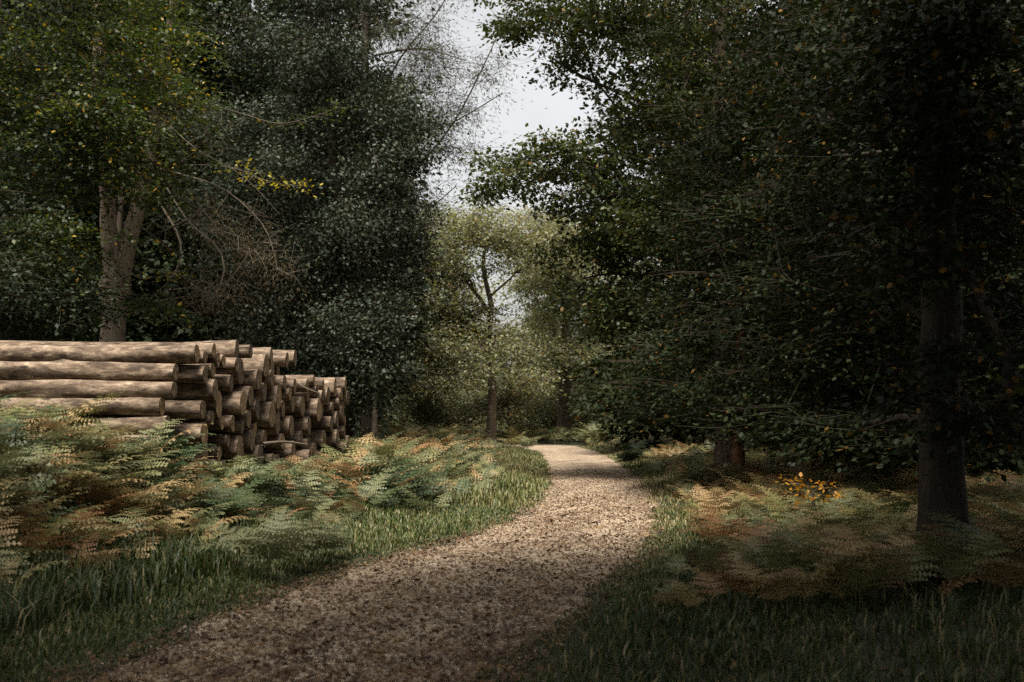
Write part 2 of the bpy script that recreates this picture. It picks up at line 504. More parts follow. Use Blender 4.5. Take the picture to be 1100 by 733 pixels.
def tree(name, label, cat, trunks, clumps, leaf, bark, seed, group=None, min_z=0.0, up_pen=.7, tip=.006, cap=.6,
         limb_mat=None, bark_noise=.06, arch=.08, trunk_sides=14, crown_name='crown', arms=(), arm_r=.02):
    """trunks: polylines of (x,y,z,r); clumps: leaf cluster centres; leaf: dict(n,rc,flat,size,ratio,hexa,mat,droop)"""
    rng = np.random.default_rng(seed)
    base = np.array(trunks[0][0][:3], float)
    root = empty(name, base)
    tag(root, label, cat, group)
    pos, par, fix = [], [], []
    tchains = []
    for ti, tp in enumerate(trunks):
        line = smooth_line(tp, .35)
        line[1:-1, :2] += rng.normal(size=(len(line) - 2, 2)) * line[1:-1, 3:4] * .08
        tchains.append((line[:, :3] - base, line[:, 3]))
        for j, q in enumerate(line):
            if j == 0:
                par.append(-1 if ti == 0 else int(np.argmin(np.linalg.norm(np.array(pos) - q[:3], axis=1))))
            else:
                par.append(len(pos) - 1)
            pos.append(q[:3]); fix.append(q[3])
    nfix = len(pos)
    # hand-placed limbs
    armw = {}
    for ap in arms:
        line = smooth_line(ap, .4)
        pa = np.array(pos)
        p0 = int(np.argmin(np.linalg.norm(pa - line[0, :3], axis=1)))
        for jq, q in enumerate(line):
            armw[len(pos)] = arm_r * (1 - .75 * jq / len(line))
            pos.append(q[:3]); par.append(p0); fix.append(-1); p0 = len(pos) - 1
    tr = np.array(pos[:nfix])
    c = np.asarray(clumps)
    if len(c):
        c = c[c[:, 2] > min_z]
        dmin = np.array([np.min(np.linalg.norm(tr - q, axis=1)) for q in c])
        c = c[np.argsort(dmin)]
    low = base[2] + .12 * (tr[:, 2].max() - base[2])
    cap_n = nfix + 14 * len(c) + 2000
    PA = np.zeros((cap_n, 3)); n = len(pos); PA[:n] = np.array(pos)
    for q in c:
        pa = PA[:n]
        dv = q - pa
        dist = np.linalg.norm(dv, axis=1)
        cost = dist + up_pen * np.maximum(0, pa[:, 2] - q[2] + .25 * dist) + 1e3 * (pa[:, 2] < low)
        j = int(np.argmin(cost))
        dd = dist[j]
        k = int(min(12, max(1, dd / .45)))
        t = (np.arange(1, k + 1) / k)[:, None]
        seg = pa[j] + dv[j] * t
        seg[:, 2] += (np.sin(t[:, 0] * np.pi) * arch * dd)
        seg[:-1] += rng.normal(size=(k - 1, 3)) * .035 * min(dd, 3)
        p0 = j
        for q2 in seg:
            if n >= cap_n: break
            PA[n] = q2; par.append(p0); fix.append(-1); p0 = n; n += 1
    cnt = np.zeros(n)
    child_has = np.zeros(n, bool)
    par = np.array(par); fix = np.array(fix)
    for i2 in range(n - 1, -1, -1):
        if not child_has[i2]: cnt[i2] = 1
        if par[i2] >= 0:
            cnt[par[i2]] += cnt[i2]; child_has[par[i2]] = True
    rad = np.minimum(tip * cnt ** .52, cap)
    for q, w_ in armw.items(): rad[q] = max(rad[q], w_)
    best = -np.ones(n, int)
    for i2 in range(nfix, n):
        p = par[i2]
        if p >= nfix and (best[p] < 0 or cnt[i2] > cnt[best[p]]): best[p] = i2
    chains = []
    for i2 in range(nfix, n):
        p = par[i2]
        if p >= nfix and best[p] == i2: continue
        pts = [PA[p]]; rr = [min(rad[i2], fix[p] * .8 if fix[p] > 0 else rad[p])]
        j = i2
        while j >= 0:
            pts.append(PA[j]); rr.append(rad[j]); j = best[j]
        chains.append((np.array(pts) - base, np.array(rr)))
    tv, tf = tubes(tchains, trunk_sides, bark_noise, True)
    link('trunk', np_mesh('trunk', tv, [tf], smooth=True), bark, root)
    # leaves and the twigs that carry them
    nl, rc = leaf['n'], leaf['rc']
    if len(c) and nl:
        cc = np.repeat(c, nl, 0)
        off = rng.normal(size=(len(cc), 3)) * rc * np.array([1, 1, leaf.get('flat', .4)]) * .6
        lp = cc + off
        if leaf.get('droop'):
            lp[:, 2] -= leaf['droop'] * (np.linalg.norm(off[:, :2], axis=1) / rc) ** 2 * rc
        d = off * np.array([1, 1, .5]) / rc + rng.normal(size=off.shape) * leaf.get('rand', .5) + np.array([0, 0, -leaf.get('hang', .25)])
        nr = np.array([0, 0, 1.0]) + rng.normal(size=off.shape) * leaf.get('tilt', .45)
        size = leaf['size'] * rng.uniform(.6, 1.3, len(lp))
        keep = lp[:, 2] > min_z - .3
        lv, lf = leaf_arrays((lp - base)[keep], d[keep], nr[keep], size[keep], leaf.get('ratio', .55), leaf.get('hexa', False))
        link(crown_name, np_mesh(crown_name, lv, [lf]), leaf['mat'], root)
        tw = leaf.get('twigs', 4)
        for q in c:
            for _ in range(tw):
                e = q + rng.normal(size=3) * rc * np.array([1, 1, leaf.get('flat', .4)]) * .8
                mid = (q + e) / 2 + rng.normal(size=3) * .08 * rc
                chains.append((np.array([q, mid, e]) - base, np.array([tip * .9, tip * .7, tip * .35])))
    if chains:
        res = tubes(chains, 5)
        link('limbs', np_mesh('limbs', res[0], [res[1]], smooth=True), limb_mat or bark, root)
    return root

def gz(x, y): return float(terrain(x, y))

def trunk_at(px, Y, r, top, lean=(0, 0), base_r=None, n=5):
    """a straight-ish trunk standing at image column px, Y metres away"""
    x = (px - 550) / F * Y
    z0 = gz(x, Y) - .15
    pts = []
    for i in range(n):
        t = i / (n - 1)
        pts.append((x + lean[0] * t, Y + lean[1] * t, z0 + (top - z0) * t, r * (1 - .7 * t)))
    return pts

rng = np.random.default_rng(3)

# --- left: forked pale-barked beech behind the log pile
b0 = P(121, 375, 21); f1 = P(126, 262, 21)
zb = gz(b0[0], 21) - .1
fork = P(124, 300, 21)
tr1 = [(b0[0], 21, zb, .30), (*P(120, 375, 21), .26), (*fork, .225), (*P(115, 225, 20.8), .15), (*P(108, 60, 20.5), .13), (*P(96, -200, 20), .06)]
tr2 = [(*P(122, 312, 21), .2), (*P(139, 258, 21), .16), (*P(156, 190, 21.2), .13), (*P(185, 20, 21.5), .10), (*P(200, -180, 21.5), .05)]
cl = blob_points(rng, [(100, 60, 19, 95, 70, 2.2, 85), (130, 165, 18.5, 75, 55, 1.8, 60), (40, 130, 18, 70, 90, 2, 60), (150, 20, 20, 60, 60, 2, 50),
                       (90, -80, 19, 140, 80, 3.5, 70), (165, 325, 19.5, 28, 25, .8, 10), (60, 270, 18, 70, 60, 1.5, 45), (125, 120, 18.2, 75, 85, 1.2, 95)])
left_beech = tree('beech_tree', 'pale forked beech with yellowing leaf sprays rising behind the left end of the log pile', 'tree', [tr1, tr2], cl,
     dict(n=75, rc=.55, flat=.14, size=.09, ratio=.62, mat=M['beech'], tilt=.4, droop=.35, twigs=3), M['bark_beech'], 11, min_z=1.2, bark_noise=.10, limb_mat=M['bark_dark'])

# --- left edge: dark glossy bush-like tree
cl = blob_points(rng, [(20, 320, 16.5, 85, 75, 1.5, 80), (-20, 200, 17, 110, 110, 2, 80), (60, 350, 17.5, 60, 45, 1, 30), (-60, 60, 17, 120, 120, 2.5, 60), (0, -60, 18, 130, 80, 3, 50)])
tree('holly_tree', 'dark leafy tree filling the left edge above the end of the log pile', 'tree', [trunk_at(-15, 17.6, .16, 9)], cl,
     dict(n=95, rc=.5, flat=.5, size=.085, ratio=.6, mat=M['dark'], twigs=3), M['bark_dark'], 12, min_z=1.0)

# --- centre left: big grey-green holly over the log pile
cl = blob_points(rng, [(345, 70, 25, 105, 120, 2.3, 170), (350, 210, 24.5, 100, 110, 2.3, 190), (380, 320, 24.5, 62, 85, 2, 110), (290, 330, 25, 65, 75, 2, 90),
                       (250, 190, 26, 70, 100, 2.0, 80), (335, -70, 25, 110, 90, 2.5, 80), (430, 130, 25, 38, 90, 1.5, 60), (420, 250, 25, 32, 90, 1.5, 55), (395, 395, 24.5, 45, 32, 1.4, 50), (375, 425, 24.2, 45, 22, 1.0, 36)])
tree('holly_tree', 'tall grey-green holly tree whose leaves glint above the right end of the log pile', 'tree', [trunk_at(372, 25.5, .22, 12, (-.6, 0))], cl,
     dict(n=115, rc=.48, flat=.6, size=.10, ratio=.6, mat=M['holly'], tilt=.8, rand=.8, twigs=4), M['bark_dark'], 13, min_z=1.0, tip=.007)

# --- dark yews standing behind, they close the wood
cl = blob_points(rng, [(210, 250, 29, 90, 170, 2.0, 150), (190, 60, 29, 90, 150, 2.5, 110), (150, 330, 28, 80, 80, 2, 70)])
tree('yew_tree', 'black-green yew in the shade between the forked beech and the tall holly', 'tree', [trunk_at(215, 29.5, .25, 12)], cl,
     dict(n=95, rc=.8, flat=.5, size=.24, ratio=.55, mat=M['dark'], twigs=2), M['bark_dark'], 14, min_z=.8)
cl = blob_points(rng, [(330, 300, 34, 110, 170, 2.5, 150), (330, 60, 34, 110, 170, 2.5, 120), (400, 330, 35, 45, 80, 2, 50)])
tree('yew_tree', 'dark yew hidden behind the tall holly', 'tree', [trunk_at(330, 34.5, .25, 13)], cl,
     dict(n=95, rc=.9, flat=.5, size=.27, ratio=.55, mat=M['dark'], twigs=2), M['bark_dark'], 15, min_z=.8)
cl = blob_points(rng, [(20, 250, 27, 130, 190, 2.5, 150), (60, 20, 27, 140, 120, 2.5, 100)])
tree('yew_tree', 'dark yew behind the forked beech at the far left', 'tree', [trunk_at(40, 27.5, .25, 12)], cl,
     dict(n=95, rc=.85, flat=.5, size=.25, ratio=.55, mat=M['dark'], twigs=2), M['bark_dark'], 16, min_z=.8)
tree('young_tree', 'thin pale trunk just right of the tall holly trunk', 'tree', [trunk_at(402, 31, .13, 9)],
     blob_points(rng, [(410, 250, 31, 40, 110, 1.5, 50), (405, 380, 31, 35, 30, 1, 15)]), dict(n=60, rc=.7, flat=.5, size=.1, ratio=.5, mat=M['dark'], twigs=3), M['bark_beech'], 17, min_z=1.9)

for k, (px, Y, lab) in enumerate([(-60, 33, 'dark evergreen deep in the left wood at the frame edge'), (95, 38, 'dark evergreen deep in the left wood behind the forked beech'),
        (190, 42, 'dark evergreen deepest in the left wood, between beech and holly'), (280, 40, 'dark evergreen deep in the left wood behind the tall holly, left part'), (375, 44, 'dark evergreen deep in the left wood behind the tall holly trunk')]):
    x = (px - 550) / F * Y
    cl = world_points(rng, [(x, Y, 8.5, 3.0, 2.5, 8.0, 300), (x, Y, 15, 2.6, 2.5, 3, 60)])
    tree('evergreen_tree', lab, 'tree', [trunk_at(px, Y, .24, 17)], cl,
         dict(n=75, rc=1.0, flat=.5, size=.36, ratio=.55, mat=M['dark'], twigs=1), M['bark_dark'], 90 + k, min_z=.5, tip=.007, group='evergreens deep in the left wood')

# --- dead brown larch boughs in front of the yew
tb = (126 - 550) / F * 24
arms = []
def arm(*pts): return [tuple(P(a, b, c)) for a, b, c in pts]
arms += [arm((172, 190, 24), (205, 245, 23), (236, 262, 22.5), (246, 280, 22.3), (240, 310, 22.2), (226, 332, 22.2), (200, 352, 22.2))]
arms += [arm((165, 120, 24), (215, 165, 23), (260, 185, 22.5), (300, 230, 22.3))]
arms += [arm((170, 215, 24), (200, 265, 23), (190, 300, 22.6), (165, 318, 22.4))]
arms += [arm((168, 180, 24), (240, 200, 23), (290, 245, 22.4), (298, 290, 22.2))]
arms += [arm((168, 60, 24), (190, 120, 23.4), (160, 150, 23)), arm((168, 130, 24), (120, 130, 23), (95, 115, 22.5))]
cl = blob_points(rng, [(215, 240, 22.4, 75, 70, 1.2, 40), (275, 290, 22.4, 45, 65, 1.0, 34), (190, 140, 23, 70, 60, 1.2, 24), (200, 320, 22.4, 50, 40, 1.0, 22)])
tree('larch_tree', 'dying larch with bare drooping brown boughs between the forked beech and the holly', 'tree', [[(tb, 24, .3, .10), (*P(128, 250, 24), .08), (*P(140, 40, 24), .06), (*P(150, -150, 24), .05)]], cl,
     dict(n=42, rc=.55, flat=.7, size=.11, ratio=.12, mat=M['deadtwig'], tilt=1.5, hang=.9, droop=.6, twigs=2), M['bark_dark'], 18, min_z=1.4, tip=.0065, cap=.05, limb_mat=M['bark_dead'], arms=arms, up_pen=0)

# --- feathery larch leaning into the sky gap
tx = (395 - 550) / F * 31
arms = [arm((400, 255, 31), (440, 192, 30.5), (490, 130, 30.2), (525, 60, 30), (548, 5, 30)), arm((405, 190, 31), (450, 150, 30.5), (500, 125, 30), (540, 100, 30)),
        arm((400, 120, 31), (430, 60, 31), (470, 15, 31), (500, -40, 31)), arm((402, 60, 31), (450, 50, 30.5), (500, 65, 30)), arm((400, 280, 31), (450, 235, 30.5), (490, 200, 30.2))]
cl = blob_points(rng, [(425, 60, 30.5, 50, 80, 1.2, 70), (445, 150, 30.4, 42, 70, 1.0, 52), (480, 50, 30.2, 45, 55, .8, 24), (440, 230, 30.6, 38, 55, 1, 36), (495, 130, 30, 35, 50, .7, 22), (515, 70, 30, 25, 50, .6, 12), (480, 190, 30.2, 28, 30, .6, 12), (430, -40, 30.6, 80, 60, 1.4, 40)])
tree('larch_tree', 'feathery grey larch whose thin boughs slant up across the sky gap', 'tree', [[(tx, 31, .2, .2), (*P(396, 250, 31), .15), (*P(392, 60, 31), .12), (*P(385, -200, 31), .05)]], cl,
     dict(n=60, rc=.7, flat=.55, size=.13, ratio=.22, mat=M['larch'], tilt=1.5, hang=.6, droop=.5, twigs=8), M['bark_dark'], 19, min_z=3, tip=.0055, cap=.07, arms=arms, up_pen=0, arm_r=.045)

# --- centre distance: oak with sky through its crown, and the trees round it
oakx = (526 - 550) / F * 44
arms = [arm((527, 350, 44), (500, 335, 44), (470, 322, 43.5), (450, 335, 43)), arm((526, 335, 44), (506, 308, 44), (482, 280, 44)), arm((527, 318, 44), (548, 300, 44), (580, 268, 44)), arm((528, 375, 44), (495, 395, 43.5), (480, 410, 43))]
cl = blob_points(rng, [(500, 245, 44, 58, 28, 3, 90), (475, 300, 44, 42, 38, 3, 75), (555, 262, 44, 55, 32, 3, 80), (455, 280, 44, 34, 34, 2.5, 60), (466, 236, 44, 26, 16, 2, 26), (588, 240, 45, 36, 24, 2, 44), (592, 290, 45, 26, 18, 2, 24), (495, 375, 43, 60, 42, 2.5, 130), (455, 345, 43, 25, 40, 2, 35), (530, 345, 44, 40, 18, 2, 20), (560, 405, 44, 45, 40, 2, 40), (470, 420, 43, 40, 25, 2, 35)])
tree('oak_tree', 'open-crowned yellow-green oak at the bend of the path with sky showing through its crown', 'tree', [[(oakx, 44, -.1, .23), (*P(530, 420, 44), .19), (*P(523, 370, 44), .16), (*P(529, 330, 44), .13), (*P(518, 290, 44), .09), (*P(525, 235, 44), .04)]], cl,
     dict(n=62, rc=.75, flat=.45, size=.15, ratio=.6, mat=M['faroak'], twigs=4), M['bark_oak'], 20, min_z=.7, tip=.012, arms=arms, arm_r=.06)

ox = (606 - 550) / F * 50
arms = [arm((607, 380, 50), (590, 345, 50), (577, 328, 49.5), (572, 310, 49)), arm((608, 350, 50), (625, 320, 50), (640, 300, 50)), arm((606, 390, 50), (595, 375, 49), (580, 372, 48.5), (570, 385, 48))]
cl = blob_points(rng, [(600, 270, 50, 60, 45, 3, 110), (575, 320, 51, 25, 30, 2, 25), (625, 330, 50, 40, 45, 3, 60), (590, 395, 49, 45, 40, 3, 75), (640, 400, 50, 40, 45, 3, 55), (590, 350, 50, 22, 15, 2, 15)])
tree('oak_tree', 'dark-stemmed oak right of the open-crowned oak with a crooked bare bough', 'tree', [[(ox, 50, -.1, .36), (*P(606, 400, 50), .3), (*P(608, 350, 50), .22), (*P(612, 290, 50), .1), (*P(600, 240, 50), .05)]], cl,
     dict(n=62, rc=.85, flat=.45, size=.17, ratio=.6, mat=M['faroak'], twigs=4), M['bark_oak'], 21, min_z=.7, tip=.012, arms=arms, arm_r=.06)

for k, (px, Y, top_py, w, lab, mat) in enumerate([
        (470, 62, 330, 48, 'pale distant tree behind the left side of the open-crowned oak', 'faroak'),
        (555, 66, 355, 50, 'hazy distant tree filling the gap between the two oaks', 'bush'),
        (452, 56, 262, 34, 'tall pale tree between the open-crowned oak and the tall holly', 'faroak'),
        (655, 57, 225, 48, 'tall pale tree behind the dark-stemmed oak, right side', 'faroak'),
        (486, 59, 248, 34, 'slender pale tree directly behind the left boughs of the open-crowned oak', 'faroak'),
        (592, 60, 238, 36, 'slender pale tree behind the dark-stemmed oak, left side', 'faroak'),
        (640, 60, 320, 50, 'distant yellow-green tree at the right of the far bend', 'faroak'),
        (690, 64, 250, 60, 'distant tree showing behind the dark beech boughs right of the bend', 'faroak'),
        (420, 58, 340, 50, 'distant tree showing past the right edge of the tall holly', 'bush'),
        (590, 75, 345, 90, 'furthest pale tree low behind both oaks', 'bush')]):
    hh = (430 - top_py) / 2
    cl = blob_points(rng, [(px, top_py + hh, Y, w, hh, 3, 70), (px - w * .4, 420, Y, w * .8, 25, 2.5, 35), (px + w * .4, 415, Y, w * .8, 25, 2.5, 35)])
    x = (px - 550) / F * Y
    zt = P(px, top_py, Y)[2]
    tree('broadleaf_tree', lab, 'tree', [[(x, Y, -.1, .25), (x + .2, Y, zt * .5, .16), (x, Y, zt * .85, .06)]], cl,
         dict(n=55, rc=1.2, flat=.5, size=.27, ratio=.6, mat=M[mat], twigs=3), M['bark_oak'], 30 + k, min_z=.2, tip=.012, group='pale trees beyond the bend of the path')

# low shrubs at the far side of the bend
for k, px in enumerate(range(370, 740, 36)):
    Y = 62 + 3 * math.sin(k * 2.1); x = (px - 550) / F * Y
    nth = ['leftmost', 'second', 'third', 'fourth', 'fifth', 'sixth', 'seventh', 'eighth', 'ninth', 'tenth', 'rightmost'][k]
    cl = world_points(rng, [(x, Y, 1.5, 1.7, 1.2, 1.5, 60)])
    tree('shrub', 'shrub in the back row beyond the bend, %s counted from the left' % nth, 'shrub', [[(x, Y, gz(x, Y) - .05, .05), (x + .1, Y, 1.2, .035), (x, Y, 2.2, .015)]], cl,
         dict(n=50, rc=.7, flat=.6, size=.22, ratio=.6, mat=M['bush'], twigs=2), M['bark_oak'], 130 + k, min_z=.1, trunk_sides=6, group='back row of shrubs beyond the bend')
for k, (px, py, Y, rx, ry, lab) in enumerate([
        (455, 428, 45, 38, 28, 'yellowish shrub at the foot of the holly side of the bend'),
        (560, 440, 52, 30, 22, 'rounded dull green shrub in front of the gap between the oaks'),
        (655, 430, 50, 36, 26, 'tan and green shrub right of the far bend'),
        (620, 437, 54, 30, 20, 'low shrub under the dark-stemmed oak'),
        (400, 432, 50, 32, 22, 'dull green shrub past the right side of the tall holly'),
        (500, 428, 53, 34, 26, 'olive shrub behind the stem of the open-crowned oak'),
        (545, 432, 46, 30, 24, 'low pale shrub right of the stem of the open-crowned oak'),
        (590, 430, 56, 36, 26, 'tall olive shrub left of the dark-stemmed oak'),
        (640, 425, 57, 36, 30, 'tall pale shrub at the back of the bend, right of the dark-stemmed oak'),
        (430, 420, 56, 36, 28, 'tall olive shrub at the back of the left verge'),
        (700, 425, 54, 40, 34, 'tall shrub at the back right of the bend'),
        (690, 440, 44, 26, 24, 'russet shrub where the dark beech boughs meet the far bracken')]):
    x = (px - 550) / F * Y
    cl = blob_points(rng, [(px, py, Y, rx, ry, 1.2, 70)])
    z1 = P(px, py, Y)[2]
    tree('shrub', lab, 'shrub', [[(x, Y, gz(x, Y) - .05, .05), (x + .1, Y, z1 * .6, .035), (x, Y, z1, .015)]], cl,
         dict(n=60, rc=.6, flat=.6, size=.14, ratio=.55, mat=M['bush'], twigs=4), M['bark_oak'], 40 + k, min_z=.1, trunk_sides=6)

# far wood, one mass nobody could count
fv = []
for yy in (90, 105, 125):
    n = 2600
    x = rng.uniform(-75, 75, n); top = 5.5 + 1.5 * np.sin(x * .35 + yy) + 1.0 * np.sin(x * .9)
    top = top + np.where(np.abs(x) > 22, 9, 0)
    fv.append(np.stack([x, yy + rng.normal(size=n) * 4, rng.random(n) ** .7 * top + .3], 1))
fv = np.concatenate(fv)
lv, lf = leaf_arrays(np.repeat(fv, 14, 0) + rng.normal(size=(len(fv) * 14, 3)) * .8, rng.normal(size=(len(fv) * 14, 3)), rng.normal(size=(len(fv) * 14, 3)) + [0, 0, 1], rng.uniform(.3, .7, len(fv) * 14), .7)
tag(link('far_wood', np_mesh('far_wood', lv, [lf]), M['bush']), 'far wood closing the view beyond the bend', 'wood', kind='stuff')

# --- right: oak reaching over the path
ox = (775 - 550) / F * 23
arms = [arm((770, 150, 23), (715, 118, 22.5), (670, 103, 22), (640, 88, 21.8), (612, 78, 21.6), (590, 60, 21.5)),
        arm((765, 200, 23), (700, 175, 22), (640, 160, 21.6), (600, 162, 21.2), (560, 178, 21), (530, 195, 21)),
        arm((772, 90, 23), (725, 60, 22), (690, 45, 22), (650, 20, 21.5), (600, -10, 21.5)),
        arm((768, 230, 23), (720, 240, 22), (650, 215, 21.5), (590, 230, 21)),
        arm((770, 270, 23), (700, 300, 22), (650, 290, 21.5), (625, 300, 21.2))]
cl = blob_points(rng, [(600, 45, 21.6, 66, 45, 1.5, 62), (550, 25, 21.6, 30, 30, 1, 18), (650, 20, 21.6, 80, 45, 1.8, 100), (575, 175, 21, 52, 34, 1.0, 48), (532, 205, 21, 22, 14, .6, 12), (640, 190, 21.5, 60, 50, 1.4, 80),
                       (660, 250, 21.5, 65, 50, 1.5, 100), (700, 110, 22, 60, 50, 1.8, 70), (730, 20, 22.5, 70, 60, 2, 80), (600, -60, 22, 130, 60, 3, 70), (650, 330, 22, 45, 40, 1.3, 55), (720, 210, 22.5, 60, 60, 1.8, 80), (690, 340, 22.5, 55, 55, 1.5, 70)])
tree('oak_tree', 'spreading oak on the right whose boughs reach out over the path against the sky', 'tree', [[(ox, 23, -.05, .19), (*P(776, 350, 23), .18), (*P(768, 180, 23), .16), (*P(775, 0, 23), .15), (*P(770, -250, 23), .06)]], cl,
     dict(n=48, rc=.36, flat=.45, size=.105, ratio=.62, mat=M['oak'], twigs=4, hexa=True), M['bark_dark'], 50, min_z=.7, tip=.0065, arms=arms, arm_r=.07)

# --- right: beech with a slim reddish trunk, low dense boughs
cl = blob_points(rng, [(800, 300, 18, 110, 110, 2, 190), (740, 400, 18.5, 70, 50, 1.5, 90), (840, 420, 17, 80, 50, 1.5, 95), (880, 200, 17, 110, 130, 2.2, 150), (760, 170, 19, 70, 100, 1.8, 90), (800, 40, 18, 120, 90, 2.5, 110), (690, 430, 20, 40, 25, 1, 30), (880, -90, 18, 160, 80, 3, 70)])
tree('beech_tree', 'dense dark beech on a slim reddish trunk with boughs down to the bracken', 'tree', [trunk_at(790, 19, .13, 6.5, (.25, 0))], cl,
     dict(n=75, rc=.5, flat=.25, size=.085, ratio=.6, mat=M['rightbeech'], droop=.3, twigs=4), M['bark_red'], 51, min_z=.75, tip=.006, limb_mat=M['bark_dark'])

# --- right foreground: the near trunk and its overhanging crown
nx0 = (1008 - 550) / F * 9.3
cl = np.concatenate([blob_points(rng, [(905, 320, 14.3, 75, 110, 1.2, 110), (1085, 330, 12.2, 50, 130, 1.2, 60), (930, 110, 13.5, 110, 110, 1.5, 130), (1090, 110, 10.5, 70, 130, 1.5, 60), (865, 462, 14.8, 60, 35, .9, 50), (935, 465, 14, 50, 35, .8, 40), (1075, 470, 11.8, 40, 40, .7, 20), (1000, 470, 12.4, 40, 30, .5, 14), (1010, 250, 12.3, 60, 90, .8, 50), (1005, 150, 8.5, 60, 150, .5, 62), (1005, 10, 8.5, 60, 60, .5, 34), (985, 400, 8.8, 45, 45, .3, 11), (1040, 455, 8.7, 35, 30, .3, 8), (1000, 300, 8.6, 45, 45, .3, 10)]),
                     world_points(rng, [(6.2, 5.0, 7.5, 2.6, 3, 2.0, 110), (2.0, 1, 7.0, 4.5, 4, 1.8, 220), (8.3, 5, 6.0, 3, 5, 3, 170), (1.5, -4, 7.5, 5, 4, 2, 150)])])
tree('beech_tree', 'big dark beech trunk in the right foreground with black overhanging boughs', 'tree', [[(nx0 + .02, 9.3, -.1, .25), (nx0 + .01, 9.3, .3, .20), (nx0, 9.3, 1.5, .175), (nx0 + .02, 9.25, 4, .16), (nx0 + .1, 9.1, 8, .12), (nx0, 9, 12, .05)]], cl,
     dict(n=62, rc=.55, flat=.25, size=.085, ratio=.6, hexa=True, mat=M['rightbeech'], droop=.25, twigs=4), M['bark_shade'], 52, min_z=1.1, tip=.007, cap=.06)

# --- right: the wood behind
for k, (px, Y, r, lab) in enumerate([
        (905, 27, .2, 'shaded tree between the slim reddish beech and the big foreground trunk'),
        (1010, 22, .22, 'shaded tree straight behind the big foreground trunk'),
        (1110, 17, .2, 'shaded tree at the right edge past the big foreground trunk'),
        (830, 33, .22, 'shaded tree deep in the wood behind the slim reddish beech'),
        (730, 36, .22, 'shaded tree behind the spreading oak, left of the slim reddish beech'),
        (960, 36, .22, 'shaded tree furthest back behind the big foreground trunk')]):
    x = (px - 550) / F * Y
    cl = world_points(rng, [(x, Y, 7, 3.2, 2.5, 6.5, 230), (x - .5, Y - .5, 2.2, 3, 2, 1.8, 90), (x, Y, 13.5, 3, 2.5, 3, 70)])
    tree('broadleaf_tree', lab, 'tree', [trunk_at(px, Y, r, 13)], cl,
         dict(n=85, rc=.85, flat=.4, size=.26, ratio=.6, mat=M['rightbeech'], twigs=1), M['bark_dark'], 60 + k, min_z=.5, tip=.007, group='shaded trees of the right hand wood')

# --- trees standing beside and behind the viewer: unseen, added so their crowns shade the foreground
for k, (x, y, lab) in enumerate([(-6.5, -3, 'tree left of and behind the viewer'), (7.5, -1, 'tree right of the viewer'), (1.5, -9, 'tree behind the viewer'), (-2.5, -7, 'second tree behind the viewer'), (10.5, 6, 'tree beyond the right edge'), (-12, 2.5, 'tree beyond the left edge'), (-4.5, -.8, 'tree close on the left of the viewer'), (2.4, 1.0, 'tree close on the right of the viewer'), (9, 2.5, 'tree right of the viewer, ahead')]):
    lean = 2.5 if 'close' in lab else 0
    cl = world_points(rng, [(x - lean * .3, y + lean, 9, 4.4, 4.2, 2.6, 230)])
    tree('broadleaf_tree', lab + ', unseen, added to shade the foreground', 'tree', [[(x, y, -.1, .25), (x, y, 4, .2), (x + .2, y, 9, .1)]], cl,
         dict(n=24 if 'left' in lab else 70, rc=1.0, flat=.35, size=.28, ratio=.6, mat=M['dark'], twigs=1), M['bark_dark'], 70 + k, min_z=4.5, tip=.008, group='unseen shade trees around the viewpoint')

for k, (x, y, lab) in enumerate([(6.6, 3.2, 'holly bush right of the viewer'), (9.2, 8.5, 'holly bush past the right edge beyond the big trunk'), (5.0, -3.5, 'holly bush behind the viewer at the right'), (-6.5, 2.0, 'holly bush left of the viewer')]):  # out of view, added to keep low sky light off the foreground
    cl = world_points(rng, [(x, y, 2.6, 1.9, 2.2, 2.6, 150)])
    tree('shade_bush', lab + ', unseen, added to block sky light', 'bush', [[(x, y, gz(x, y) - .05, .08), (x, y, 2.5, .05), (x, y, 4.8, .02)]], cl,
         dict(n=60, rc=.6, flat=.6, size=.16, ratio=.6, mat=M['dark'], twigs=1), M['bark_dark'], 110 + k, min_z=.3, tip=.006, group='unseen shade bushes around the viewpoint')

# small yellow and orange sprays
def spray(name, label, cat, base, tips, mat, seed, n=30, size=.07, rc=.22):
    cl = np.array(tips)
    return tree(name, label, cat, [[(*base, .02), *[tuple([*(np.array(base) * (1 - t) + cl.mean(0) * t + np.array([0, 0, .15 * math.sin(t * 3.1)])), .014]) for t in (.4, .8)]]], cl,
                dict(n=n, rc=rc, flat=.3, size=size, ratio=.6, hexa=True, mat=mat, twigs=3), M['bark_dead'], seed, min_z=-1, tip=.004, trunk_sides=6, crown_name='leaves')
def sapling(label, px, Y, tips, mat, seed, **k):
    x = (px - 550) / F * Y
    return spray('sapling', label, 'sapling', (x, Y, gz(x, Y) - .03), tips, mat, seed, **k)
sapling('small sapling with bright orange leaves under the dark boughs on the right', 872, 11.8, [P(850, 518, 11.8), P(868, 522, 11.7), P(885, 520, 11.8), P(875, 534, 11.7), P(898, 530, 11.9), P(860, 530, 11.9)], M['orange'], 80, n=13, size=.065, rc=.16)
